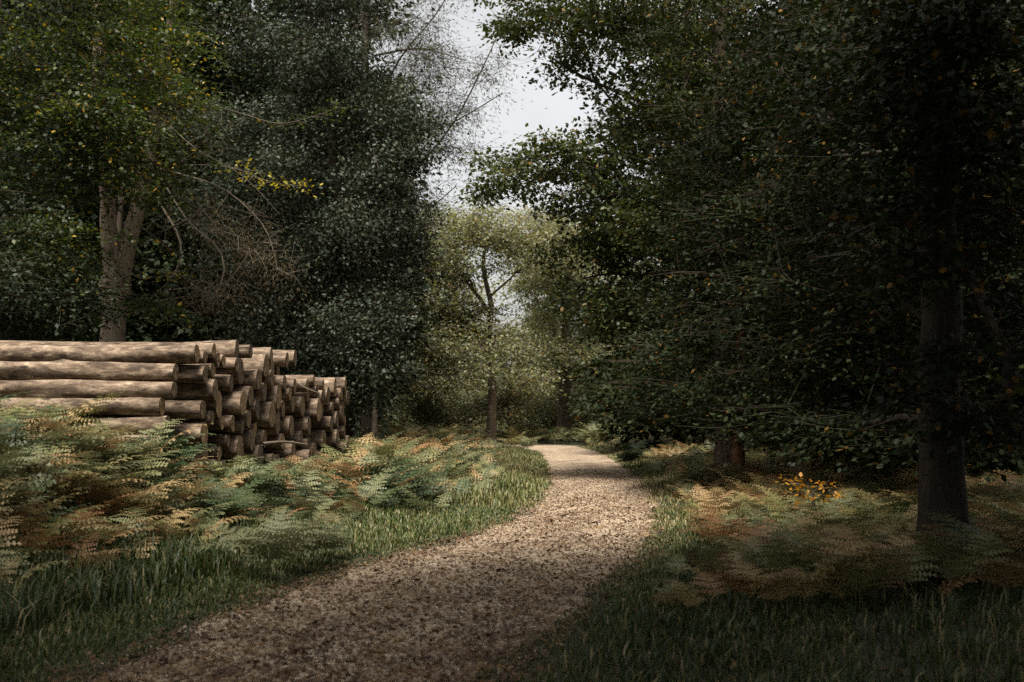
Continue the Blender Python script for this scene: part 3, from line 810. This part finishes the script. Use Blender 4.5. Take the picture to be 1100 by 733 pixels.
def bough(root, start, tips, mat, seed, n, size, rc):
    """a thin bough with its own yellowed leaves, growing from the tree `root`"""
    r = np.random.default_rng(seed)
    b = np.array(root.location)
    tips = np.array(tips)
    line = smooth_line(np.vstack([[start], [np.array(start) * .5 + tips[0] * .5 + [0, 0, .18]], tips]), .2) - b
    ch = [(line, np.linspace(.02, .004, len(line)))]
    P0, D0 = [], []
    for q in tips - b:
        for _ in range(n):
            o = r.normal(size=3) * rc * np.array([1, 1, .3])
            P0.append(q + o); D0.append(o + r.normal(size=3) * .15)
        for _ in range(3):
            ch.append((np.array([q, q + r.normal(size=3) * rc * np.array([1, 1, .3])]), np.array([.005, .002])))
    P0, D0 = np.array(P0), np.array(D0)
    lv, lf = leaf_arrays(P0, D0, np.array([0, 0, 1.0]) + r.normal(size=P0.shape) * .5, size * r.uniform(.6, 1.3, len(P0)), .6, True)
    v, f = tubes(ch, 5)
    bo = link('bough', np_mesh('bough', v, [f], smooth=True), M['bark_dead'], root)
    lo = link('leaves', np_mesh('leaves', lv, [lf]), mat, bo)
    return bo
bough(left_beech, P(150, 190, 21.2), [P(255, 180, 21.6), P(272, 190, 21.5), P(290, 196, 21.4), P(310, 199, 21.3), P(326, 200, 21.3)], M['yellow'], 81, 26, .085, .2)
bough(left_beech, P(165, 110, 21.2), [P(300, 135, 22), P(320, 130, 22), P(335, 126, 22), P(350, 121, 21.9), P(364, 115, 21.9)], M['beech'], 82, 26, .085, .2)
bough(left_beech, P(133, 300, 21), [P(150, 302, 20), P(165, 298, 20), P(180, 294, 20), P(197, 297, 20)], M['yellow'], 83, 14, .08, .18)
bough(left_beech, P(120, 90, 20.6), [P(130, 72, 19), P(150, 74, 18.8), P(172, 73, 18.7), P(186, 75, 18.6)], M['yellow'], 84, 18, .08, .2)

# ------------------------------------------------------------------ log pile
C0 = np.array([-4.58, 14.0]); VD = np.array([.171, .985]); UD = np.array([-.9997, -.022])
def log_variant(seed):
    r = np.random.default_rng(seed)
    sides, rings = 20, 22
    a = np.arange(sides) / sides * 2 * np.pi
    u = np.linspace(0, 1, rings)
    rr = np.ones((rings, sides))
    for q in range(5):
        rr += r.uniform(.02, .06) * np.sin(r.integers(1, 4) * a[None, :] + u[:, None] * r.uniform(2, 14) + r.uniform(0, 6))
    for q in range(5):       # knots and branch stubs
        u0, a0 = r.uniform(.08, .92), r.uniform(0, 2 * np.pi)
        da = np.angle(np.exp(1j * (a - a0)))
        rr += r.uniform(.12, .35) * np.exp(-((u[:, None] - u0) / .035) ** 2 - (da[None, :] / .4) ** 2)
    rr *= (1 + .10 * (u - .5) * r.choice([-1, 1]))[:, None]
    bend = r.normal(size=2) * .12
    yc = bend[0] * np.sin(u * np.pi); zc = bend[1] * np.sin(u * np.pi)
    V = np.stack([np.repeat(u[:, None], sides, 1), yc[:, None] + rr * np.cos(a), zc[:, None] + rr * np.sin(a)], -1)
    i0 = (np.arange(rings - 1)[:, None] * sides + np.arange(sides)); i1 = (np.arange(rings - 1)[:, None] * sides + (np.arange(sides) + 1) % sides)
    f = np.stack([i0, i0 + sides, i1 + sides, i1], -1).reshape(-1, 4)
    body = np_mesh('log', V.reshape(-1, 3), [f], smooth=True)
    body.materials.append(M['log'])
    ends = []
    for e, k in ((0, 0), (1, rings - 1)):
        ring = V[k] * np.array([1, .985, .985])
        mid = ring.copy(); c = ring.mean(0); mid = c + (ring - c) * .5
        sl = r.normal(size=2) * .04
        for arr in (ring, mid): arr[:, 0] = e + 0 * arr[:, 0]
        vv = np.concatenate([ring, mid, [c]]); vv[:, 0] = e + (-.002 if e == 0 else .002) + np.concatenate([np.zeros(sides), r.normal(size=sides) * .002, [0]])
        j = np.arange(sides); j1 = (j + 1) % sides
        q4 = np.stack([j, j1, j1 + sides, j + sides], 1); t3 = np.stack([j + sides, j1 + sides, np.full(sides, 2 * sides)], 1)
        if e == 1: pass
        me = np_mesh('cut_end', vv, [q4, t3]); me.materials.append(M['log_end'])
        ends.append(me)
    return body, ends
LOGV = [log_variant(100 + k) for k in range(9)]

def place_log(t, z, r, u0, length, yaw, label, k, group):
    """right-hand end at distance u0 along the log axis, t metres along the pile"""
    body, ends = LOGV[k % len(LOGV)]
    o = link('log', body)
    p = C0 + VD * t + UD * u0
    o.location = (p[0], p[1], z)
    o.scale = (length, r, r)
    ang = math.atan2(UD[1], UD[0]) + yaw
    o.rotation_euler = (R.uniform(0, 6.28), R.normal() * .008, ang)
    o.rotation_mode = 'ZYX'
    o.rotation_mode = 'XYZ'
    tag(o, label, 'log', group)
    for e in ends:
        link('cut_end', e, None, o)
    return o

LG = 'logs stacked in the roadside pile'
gbase = .30
# the front face of the pile, log above log
front = [(.30, 381, .135, .00, 2.95, 'topmost log on the front of the pile, knotty, both ends showing'),
         (.02, 400, .128, .16, 3.3, 'second log from the top on the front of the pile'),
         (-.05, 419, .125, .14, 3.3, 'third log from the top on the front of the pile, pale with dark knots'),
         (-.10, 437, .12, .28, 3.3, 'lowest clear log on the front of the pile, half sunk in ferns')]
for q, (t, py, r, u0, ln, lab) in enumerate(front):
    Y = (C0 + VD * t)[1]
    place_log(t, P(200, py, Y)[2], r, u0, ln, R.normal() * .008, lab, q, LG)
z = P(200, 437, 14)[2] - .26
q = 0
while z > gbase - .1:
    place_log(-.08 + R.normal() * .05, z, .125, .25 + R.normal() * .05, 3.2, 0, ['log under the lowest clear front log, hidden in bracken', 'fern covered log low on the front of the pile', 'bottom log on the front of the pile behind bracken', 'log on the ground under the front of the pile'][min(q, 3)], 4 + q, LG)
    z -= .25; q += 1

def pack(t0, t1, top, rmin, rmax, seed, floor=gbase):
    r0 = np.random.default_rng(seed)
    C = []
    fails = 0
    while fails < 12 and len(C) < 120:
        r = r0.uniform(rmin, rmax) if r0.random() > .25 else r0.uniform(rmax, rmax * 1.25)
        g = np.linspace(t0 + r, t1 - r, 60)
        zz = np.full(60, floor + r)
        for (x, zc, rc) in C:
            dx = np.abs(g - x); m = dx < r + rc
            zz[m] = np.maximum(zz[m], zc + np.sqrt(np.maximum((r + rc) ** 2 - dx[m] ** 2, 0)))
        j = int(np.argmin(zz + r0.normal(size=60) * .015))
        if zz[j] + r > top:
            fails += 1; continue
        C.append((g[j], zz[j], r))
    return C
ORD = ['first', 'second', 'third', 'fourth', 'fifth', 'sixth', 'seventh', 'eighth', 'ninth', 'tenth', 'eleventh', 'twelfth', 'thirteenth', 'fourteenth', 'fifteenth']
kk = 3
for (t0, t1, top, rmin, rmax, pile, seed, ujit) in [(.34, 1.3, 2.60, .11, .17, 'tall front stack', 1, .06), (1.32, 4.1, 2.68, .11, .19, 'middle stack', 2, .075), (4.2, 6.9, 2.28, .11, .19, 'low far stack', 3, .075)]:
    C = pack(t0, t1, top, rmin, rmax, seed)
    zs = sorted(C, key=lambda c: -c[1])
    rows = {}
    for c in C:
        row = int((top - c[1]) / .29)
        rows.setdefault(row, []).append(c)
    for row in rows:
        for n_, (t, z, r) in enumerate(sorted(rows[row])):
            lab = 'sawn log, %s row down in the %s, %s from its near side' % (ORD[row], pile, ORD[min(n_, 14)])
            place_log(t, z, r * .9, R.normal() * ujit * .7 + (R.random() < .08) * R.uniform(.1, .3), R.uniform(2.9, 3.3), R.normal() * .02, lab, kk, LG)
            kk += 1

# a few loose sticks
def stick(label, pts, r=.02):
    pts = np.array(pts); b = pts[0].copy()
    v, f = tubes([(smooth_line(pts, .15) - b, np.linspace(r, r * .5, len(smooth_line(pts, .15))))], 6)
    o = link('fallen_branch', np_mesh('fallen_branch', v, [f], smooth=True), M['bark_dead'])
    o.location = b
    tag(o, label, 'branch')
stick('curved pale stick lying on top of the middle stack', [P(236, 385, 15.6), P(244, 373, 15.6), P(258, 371, 15.7), P(268, 373, 15.8)], .022)
stick('thin stick poking out of the low far stack', [P(320, 412, 18), P(330, 418, 17.6), P(342, 422, 17.4)], .014)
stick('grey stick lying on ferns at the foot of the middle stack', [P(282, 477, 15.2), P(305, 474, 15.6), P(330, 478, 16)], .03)

# ------------------------------------------------------------------ ferns
def frond_template(seed, pairs, pinn, L=1.0):
    r = np.random.default_rng(seed)
    th0, droop = r.uniform(1.05, 1.35), r.uniform(1.3, 1.9)
    n = 40
    t = np.linspace(0, 1, n)
    th = th0 - droop * np.clip(t - .12, 0, 1) ** 1.0
    dx = np.cos(th) / n; dz = np.sin(th) / n
    cx = np.concatenate([[0], np.cumsum(dx)[:-1]]) * L; cz = np.concatenate([[0], np.cumsum(dz)[:-1]]) * L
    cy = r.normal() * .06 * t ** 2
    cur = np.stack([cx, cy, cz], 1)
    V, T = [], []
    # stalk as a thin ribbon pair
    w = .006
    st = np.vstack([cur[::4], cur[-1:]])
    for k in range(len(st) - 1):
        b = len(V); V += [st[k] + [0, w, 0], st[k] - [0, w, 0], st[k + 1] - [0, w * .7, 0], st[k + 1] + [0, w * .7, 0]]
        T += [(b, b + 1, b + 2), (b, b + 2, b + 3)]
    for k in range(pairs):
        s = .26 + .72 * k / (pairs - 1)
        i = min(n - 2, int(s * (n - 1)))
        p = cur[i]; tan = unit(cur[i + 1] - cur[i])
        up = np.cross(tan, [0, 1, 0]); up = up * np.sign(up[2] + 1e-6)
        l = L * .33 * ((1 - (k / (pairs)) ** 1.25)) * r.uniform(.85, 1.1) * (.8 if k == 0 else 1) + .015
        for sd in (-1, 1):
            fw = .35 + .25 * k / pairs
            d = unit(np.array([0, sd, 0]) + tan * fw + up * .18)
            q = np.cross(d, up); q = unit(q) * -sd   # along the frond, forward
            dr = r.uniform(.15, .4)
            def pt(u): return p + d * l * u - np.array([0, 0, 1]) * dr * l * u * u
            if pinn <= 1:
                wd = l * .14
                b = len(V); V += [pt(0), pt(.45) + q * wd, pt(1), pt(.45) - q * wd]; T += [(b, b + 1, b + 2), (b, b + 2, b + 3)]
            else:
                for m in range(pinn):
                    u = .03 + .93 * m / pinn
                    wl = l * .15 * (1 - u) ** .7 + .005
                    bw = l * .93 / pinn * .46
                    for s2 in (-1, 1):
                        a0, a1 = pt(u), pt(min(1, u + .9 / pinn))
                        tipp = (a0 + a1) / 2 + q * s2 * wl + d * wl * .35
                        b = len(V); V += [a0, tipp, a1]; T.append((b, b + 1, b + 2))
    return np.array(V), np.array(T)
HI = [frond_template(200 + k, 12, 6) for k in range(6)]
MID = [frond_template(220 + k, 11, 3) for k in range(6)]
LO = [frond_template(240 + k, 9, 1) for k in range(6)]

def fern_stuff(name, label, pts, tints, lens, tmpl, seed):
    r = np.random.default_rng(seed)
    Vs, Ts, tn, off = [], [], [], 0
    for (x, y, z), ti, L in zip(pts, tints, lens):
        v, t = tmpl[r.integers(len(tmpl))]
        a = r.uniform(0, 2 * np.pi); c, s = math.cos(a), math.sin(a)
        tl = r.normal() * .2
        q = v * L
        q = np.stack([q[:, 0], q[:, 1] * math.cos(tl) - q[:, 2] * math.sin(tl) * .3, q[:, 2] * r.uniform(.75, 1.1)], 1)
        q = np.stack([q[:, 0] * c - q[:, 1] * s, q[:, 0] * s + q[:, 1] * c, q[:, 2]], 1) + [x, y, z - .03]
        Vs.append(q); Ts.append(t + off); tn.append(np.full(len(q), ti)); off += len(q)
    return tag(link(name, np_mesh(name, np.concatenate(Vs), [np.concatenate(Ts)], np.concatenate(tn)), M['fern']), label, 'ferns', kind='stuff')

def in_pile(x, y, pad=.25):
    d = np.stack([x - C0[0], y - C0[1]], -1)
    t = d @ VD; u = d @ np.array([-.985, .171])
    return (t > -.35 - pad) & (t < 6.8 + pad) & (u > -.35) & (u < 3.9)

def scatter(n, side, y0, y1, d0, d1, seed, ypow=1.0):
    r = np.random.default_rng(seed)
    y = y0 + (y1 - y0) * r.random(n) ** ypow
    d = d0 + (d1 - d0) * r.random(n)
    x = np.where(side < 0, pl(y) - d, pr(y) + d)
    m = ~in_pile(x, y) & (np.abs(x) < y * .56 + 1.2)
    return x[m], y[m], d[m], r

def do_ferns(side, n, y0, y1, d0, d1, tmpl, seed, name, label, base_t, L0, L1, ypow=1.0):
    x, y, d, r = scatter(n, side, y0, y1, d0, d1, seed, ypow)
    patch = wob(x * .9, y * .9, 3.0 + side)
    keep = r.random(len(x)) < .35 + .65 * sstep(d0, d0 + .9, d)
    x, y, d, patch = x[keep], y[keep], d[keep], patch[keep]
    t = base_t + .30 * patch + r.normal(size=len(x)) * .13
    t = np.where(r.random(len(x)) < .17 + .22 * (patch > .2), r.uniform(.68, .98, len(x)), t)
    L = r.uniform(L0, L1, len(x)) * (.65 + .35 * sstep(d0, d0 + 1.5, d))
    if side < 0:
        pxx = 550 + F * x / y
        L = L * (1 - .28 * (pxx > 185) * (pxx < 390) * (y > 11.3) * (y < 22))
    z = terrain(x, y)
    fern_stuff(name, label, np.stack([x, y, z], 1), np.clip(t, .05, 1), L, tmpl, seed + 1)

do_ferns(-1, 2000, 7.5, 14.5, 1.7, 9, HI, 300, 'bracken', 'bracken covering the left bank in front of the log pile', .40, .8, 1.35)
do_ferns(-1, 1900, 14.5, 26, 1.1, 7.5, MID, 302, 'bracken', 'bracken covering the bank right of the log pile', .34, .75, 1.25)
do_ferns(-1, 1500, 26, 44, 1.4, 10, LO, 304, 'bracken', 'bracken on the left verge near the bend', .38, .8, 1.25)
do_ferns(1, 1400, 7.6, 15, .55, 7, HI, 306, 'bracken', 'bracken and dead fronds under the big foreground trunk', .60, .6, .95)
do_ferns(1, 1500, 15, 26, .4, 7.5, MID, 308, 'bracken', 'pale bracken on the right verge below the dark boughs', .56, .6, .95)
do_ferns(1, 900, 26, 44, .4, 9, LO, 310, 'bracken', 'bracken on the right verge near the bend', .46, .7, 1.0)
xx = R.uniform(-9, 10, 1700); yy = R.uniform(42.5, 57, 1700)
mm_ = (xx > pr(yy) + .3) | (xx < pl(yy) - .3)
xx, yy = xx[mm_], yy[mm_]
fern_stuff('bracken', 'pale bracken on the far side of the bend', np.stack([xx, yy, terrain(xx, yy)], 1), np.clip(.42 + .2 * wob(xx, yy) + R.normal(size=len(xx)) * .1, .1, 1), R.uniform(1.0, 1.7, len(xx)), LO, 312)

# single ferns that stand out
FM = {}
def frond_mesh(shape, tint):
    key = (shape, tint)
    if key not in FM:
        v, t = HI[shape]
        FM[key] = np_mesh('frond', v, [t], np.full(len(v), tint)); FM[key].materials.append(M['fern'])
    return FM[key]
def fern(label, px, Y, n, L, tint, group=None):
    x = (px - 550) / F * Y
    root = empty('fern', (x, Y, gz(x, Y)))
    tag(root, label, 'fern', group)
    a0 = R.uniform(0, 6.28)
    for k in range(n):
        o = link('frond', frond_mesh(int(R.integers(6)), tint), None, root)
        o.rotation_euler = (R.normal() * .12, R.normal() * .15, a0 + k * 2.4 + R.normal() * .25)
        s = L * R.uniform(.8, 1.12)
        o.scale = (s, s, s * R.uniform(.85, 1.05))
        o.location = (R.normal() * .05, R.normal() * .05, -.03)
for (lab, px, Y, n, L, tint) in [
        ('large pale grey-green fern arching beside the grass left of the path', 300, 9.6, 9, 1.05, .38),
        ('pale fern leaning to the right over the dark hollow left of the path', 350, 10.4, 8, .95, .36),
        ('dark green fern in front of the log ends', 245, 11.8, 8, 1.05, .16),
        ('bright green fern under the middle stack of logs', 275, 13.2, 7, 1.0, .26),
        ('tan dying fern below the right ends of the front logs', 190, 11.6, 8, 1.0, .74),
        ('rusty brown fern at the foot of the low far stack', 375, 16.2, 8, .9, .93),
        ('pale green fern halfway along the left bank', 440, 17.0, 8, 1.05, .34),
        ('grey-green fern near the verge left of the bend', 490, 21.0, 8, 1.05, .38),
        ('pale fern leaning over the left edge of the path where it bends away', 566, 38.0, 9, 1.1, .42),
        ('straw coloured fern just behind the pale one at the bend', 552, 41.0, 9, 1.2, .62),
        ('dark fern mound at the right verge just before the bend', 676, 27.0, 10, 1.15, .10),
        ('pale feathery fern on the right verge in the light', 745, 19.0, 8, .95, .40),
        ('white-green fern under the slim reddish trunk', 800, 18.0, 8, .95, .42),
        ('tan withered fern spilling toward the right edge of the path', 765, 12.6, 8, .85, .78),
        ('rust coloured withered fern in the right foreground', 775, 11.3, 7, .75, .95),
        ('pale fern left of the big foreground trunk', 920, 12.2, 8, .8, .40),
        ('grey-green fern right of the big foreground trunk', 1060, 11.6, 8, .8, .38),
        ('tan fern at the far left of the bank', 40, 10.2, 8, 1.05, .70),
        ('silvery fern at the left edge below the logs', 90, 10.8, 8, 1.05, .40)]:
    fern(lab, px, Y, n, L, tint)

# ------------------------------------------------------------------ grass
def grass(name, label, x, y, h, w, tint, seed):
    r = np.random.default_rng(seed)
    n = len(x)
    p = np.stack([x, y, terrain(x, y) - .01], 1)
    a = r.uniform(0, 2 * np.pi, n)
    lean = r.uniform(.15, .75, n)
    d = np.stack([np.cos(a), np.sin(a), np.zeros(n)], 1)
    s = np.stack([-np.sin(a), np.cos(a), np.zeros(n)], 1) * w[:, None] * .5
    hh = h[:, None]; up = np.array([0, 0, 1.0])
    m = p + up * hh * .6 + d * hh * lean[:, None] * .28
    e = p + up * hh * (1 - .3 * lean[:, None]) + d * hh * lean[:, None]
    V = np.stack([p - s, p + s, m + s * .8, m - s * .8, e], 1).reshape(-1, 3)
    b = np.arange(n)[:, None] * 5
    me = np_mesh(name, V, [b + np.array([0, 1, 2, 3]), b + np.array([3, 2, 4])], np.repeat(tint, 5))
    return tag(link(name, me, M['grass']), label, 'grass', kind='stuff')

def grass_zone(side, n, y0, y1, d0, d1, h0, h1, seed, label, t0, w0=.007, ypow=1.0, clump=0):
    x, y, d, r = scatter(n, side, y0, y1, d0, d1, seed, ypow)
    if clump:
        k = max(1, len(x) // clump)
        idx = r.integers(0, k, len(x))
        x = x[idx] + r.normal(size=len(x)) * .11; y = y[idx] + r.normal(size=len(x)) * .11
    d = np.where(side < 0, pl(y) - x, x - pr(y))
    m = d > -.14 + .30 * wob(x * 3.1, y * 3.1) + .12 * wob(x * 9, y * 9)
    x, y, d = x[m], y[m], d[m]
    edge_fade = .35 + .65 * sstep(0, .7, d)
    h = r.uniform(h0, h1, len(x)) * edge_fade * (1 + .35 * wob(x * 1.3, y * 1.3, 2))
    w = w0 * (1 + y / 14) * r.uniform(.7, 1.4, len(x))
    t = t0 + .14 * wob(x * .8, y * .8, 1) + r.normal(size=len(x)) * .10
    t = np.where(r.random(len(x)) < .13, r.uniform(.7, .95, len(x)), t)
    grass('grass', label, x, y, np.maximum(h, .02), w, np.clip(t, 0, 1), seed + 1)

grass_zone(-1, 60000, 4.2, 16, -.3, 2.4, .05, .13, 400, 'short green grass along the left edge of the path', .36)
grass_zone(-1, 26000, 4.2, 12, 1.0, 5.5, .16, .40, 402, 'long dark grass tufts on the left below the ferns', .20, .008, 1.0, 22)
grass_zone(-1, 36000, 16, 42, -.25, 2.2, .08, .30, 404, 'longer grass with dry tan stems on the left near the bend', .60, .008)
grass_zone(1, 34000, 4.2, 16, -.3, 2.2, .05, .15, 406, 'short green grass along the right edge of the path', .38)
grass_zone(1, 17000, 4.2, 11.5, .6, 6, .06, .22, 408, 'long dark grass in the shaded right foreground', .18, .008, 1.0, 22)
grass_zone(1, 26000, 13, 42, -.25, 2.4, .08, .24, 410, 'thin yellowing grass on the right verge', .64, .008)

# ------------------------------------------------------------------ gravel and fallen leaves
n = 42000
y = 4.6 + 20 * R.random(n) ** 1.7
u = R.random(n) ** 1.0
x = pl(y) - .12 + (pr(y) - pl(y) + .24) * u
r_ = R.uniform(.004, .011, n) * (1 + (R.random(n) > .95) * .8)
octa = np.array([[1, 0, 0], [0, 1, 0], [-1, 0, 0], [0, -1, 0], [0, 0, .6], [0, 0, -.6]])
of = np.array([[0, 1, 4], [1, 2, 4], [2, 3, 4], [3, 0, 4], [1, 0, 5], [2, 1, 5], [3, 2, 5], [0, 3, 5]])
a = R.uniform(0, 6.28, n)
o3 = octa[None] * r_[:, None, None] * R.uniform(.6, 1.3, (n, 1, 3)) * (1 + .25 * R.normal(size=(n, 6, 1)))
o3 = np.stack([o3[..., 0] * np.cos(a)[:, None] - o3[..., 1] * np.sin(a)[:, None], o3[..., 0] * np.sin(a)[:, None] + o3[..., 1] * np.cos(a)[:, None], o3[..., 2]], -1)
o3 += np.stack([x, y, np.maximum(path_z(x, y), terrain(x, y)) + r_ * .3], -1)[:, None]
tag(link('gravel', np_mesh('gravel', o3.reshape(-1, 3), [(np.arange(n)[:, None, None] * 6 + of).reshape(-1, 3)]), M['stone']), 'loose tan gravel on the path', 'gravel', kind='stuff')

def litter(n, y0, y1, lo, hi, size, seed, label, ypow=1.5):
    r = np.random.default_rng(seed)
    y = y0 + (y1 - y0) * r.random(n) ** ypow
    x = pl(y) + lo + (pr(y) - pl(y) + hi - lo) * r.random(n)
    on = (x > pl(y)) & (x < pr(y))
    z = np.where(on, np.maximum(path_z(x, y), terrain(x, y)), terrain(x, y)) + .008 + r.random(n) * .012
    lv, lf = leaf_arrays(np.stack([x, y, z], 1), r.normal(size=(n, 3)) * [1, 1, .2], np.array([0, 0, 1.0]) + r.normal(size=(n, 3)) * .35, size * r.uniform(.6, 1.4, n), .65, True)
    tag(link('fallen_leaves', np_mesh('fallen_leaves', lv, [lf]), M['litter']), label, 'leaves', kind='stuff')
litter(34000, 4.6, 26, -.2, .2, .032, 500, 'brown leaves scattered over the path', 2.3)
litter(5500, 4.6, 18, -2.2, 3.2, .06, 502, 'brown leaves lying in the verge grass')
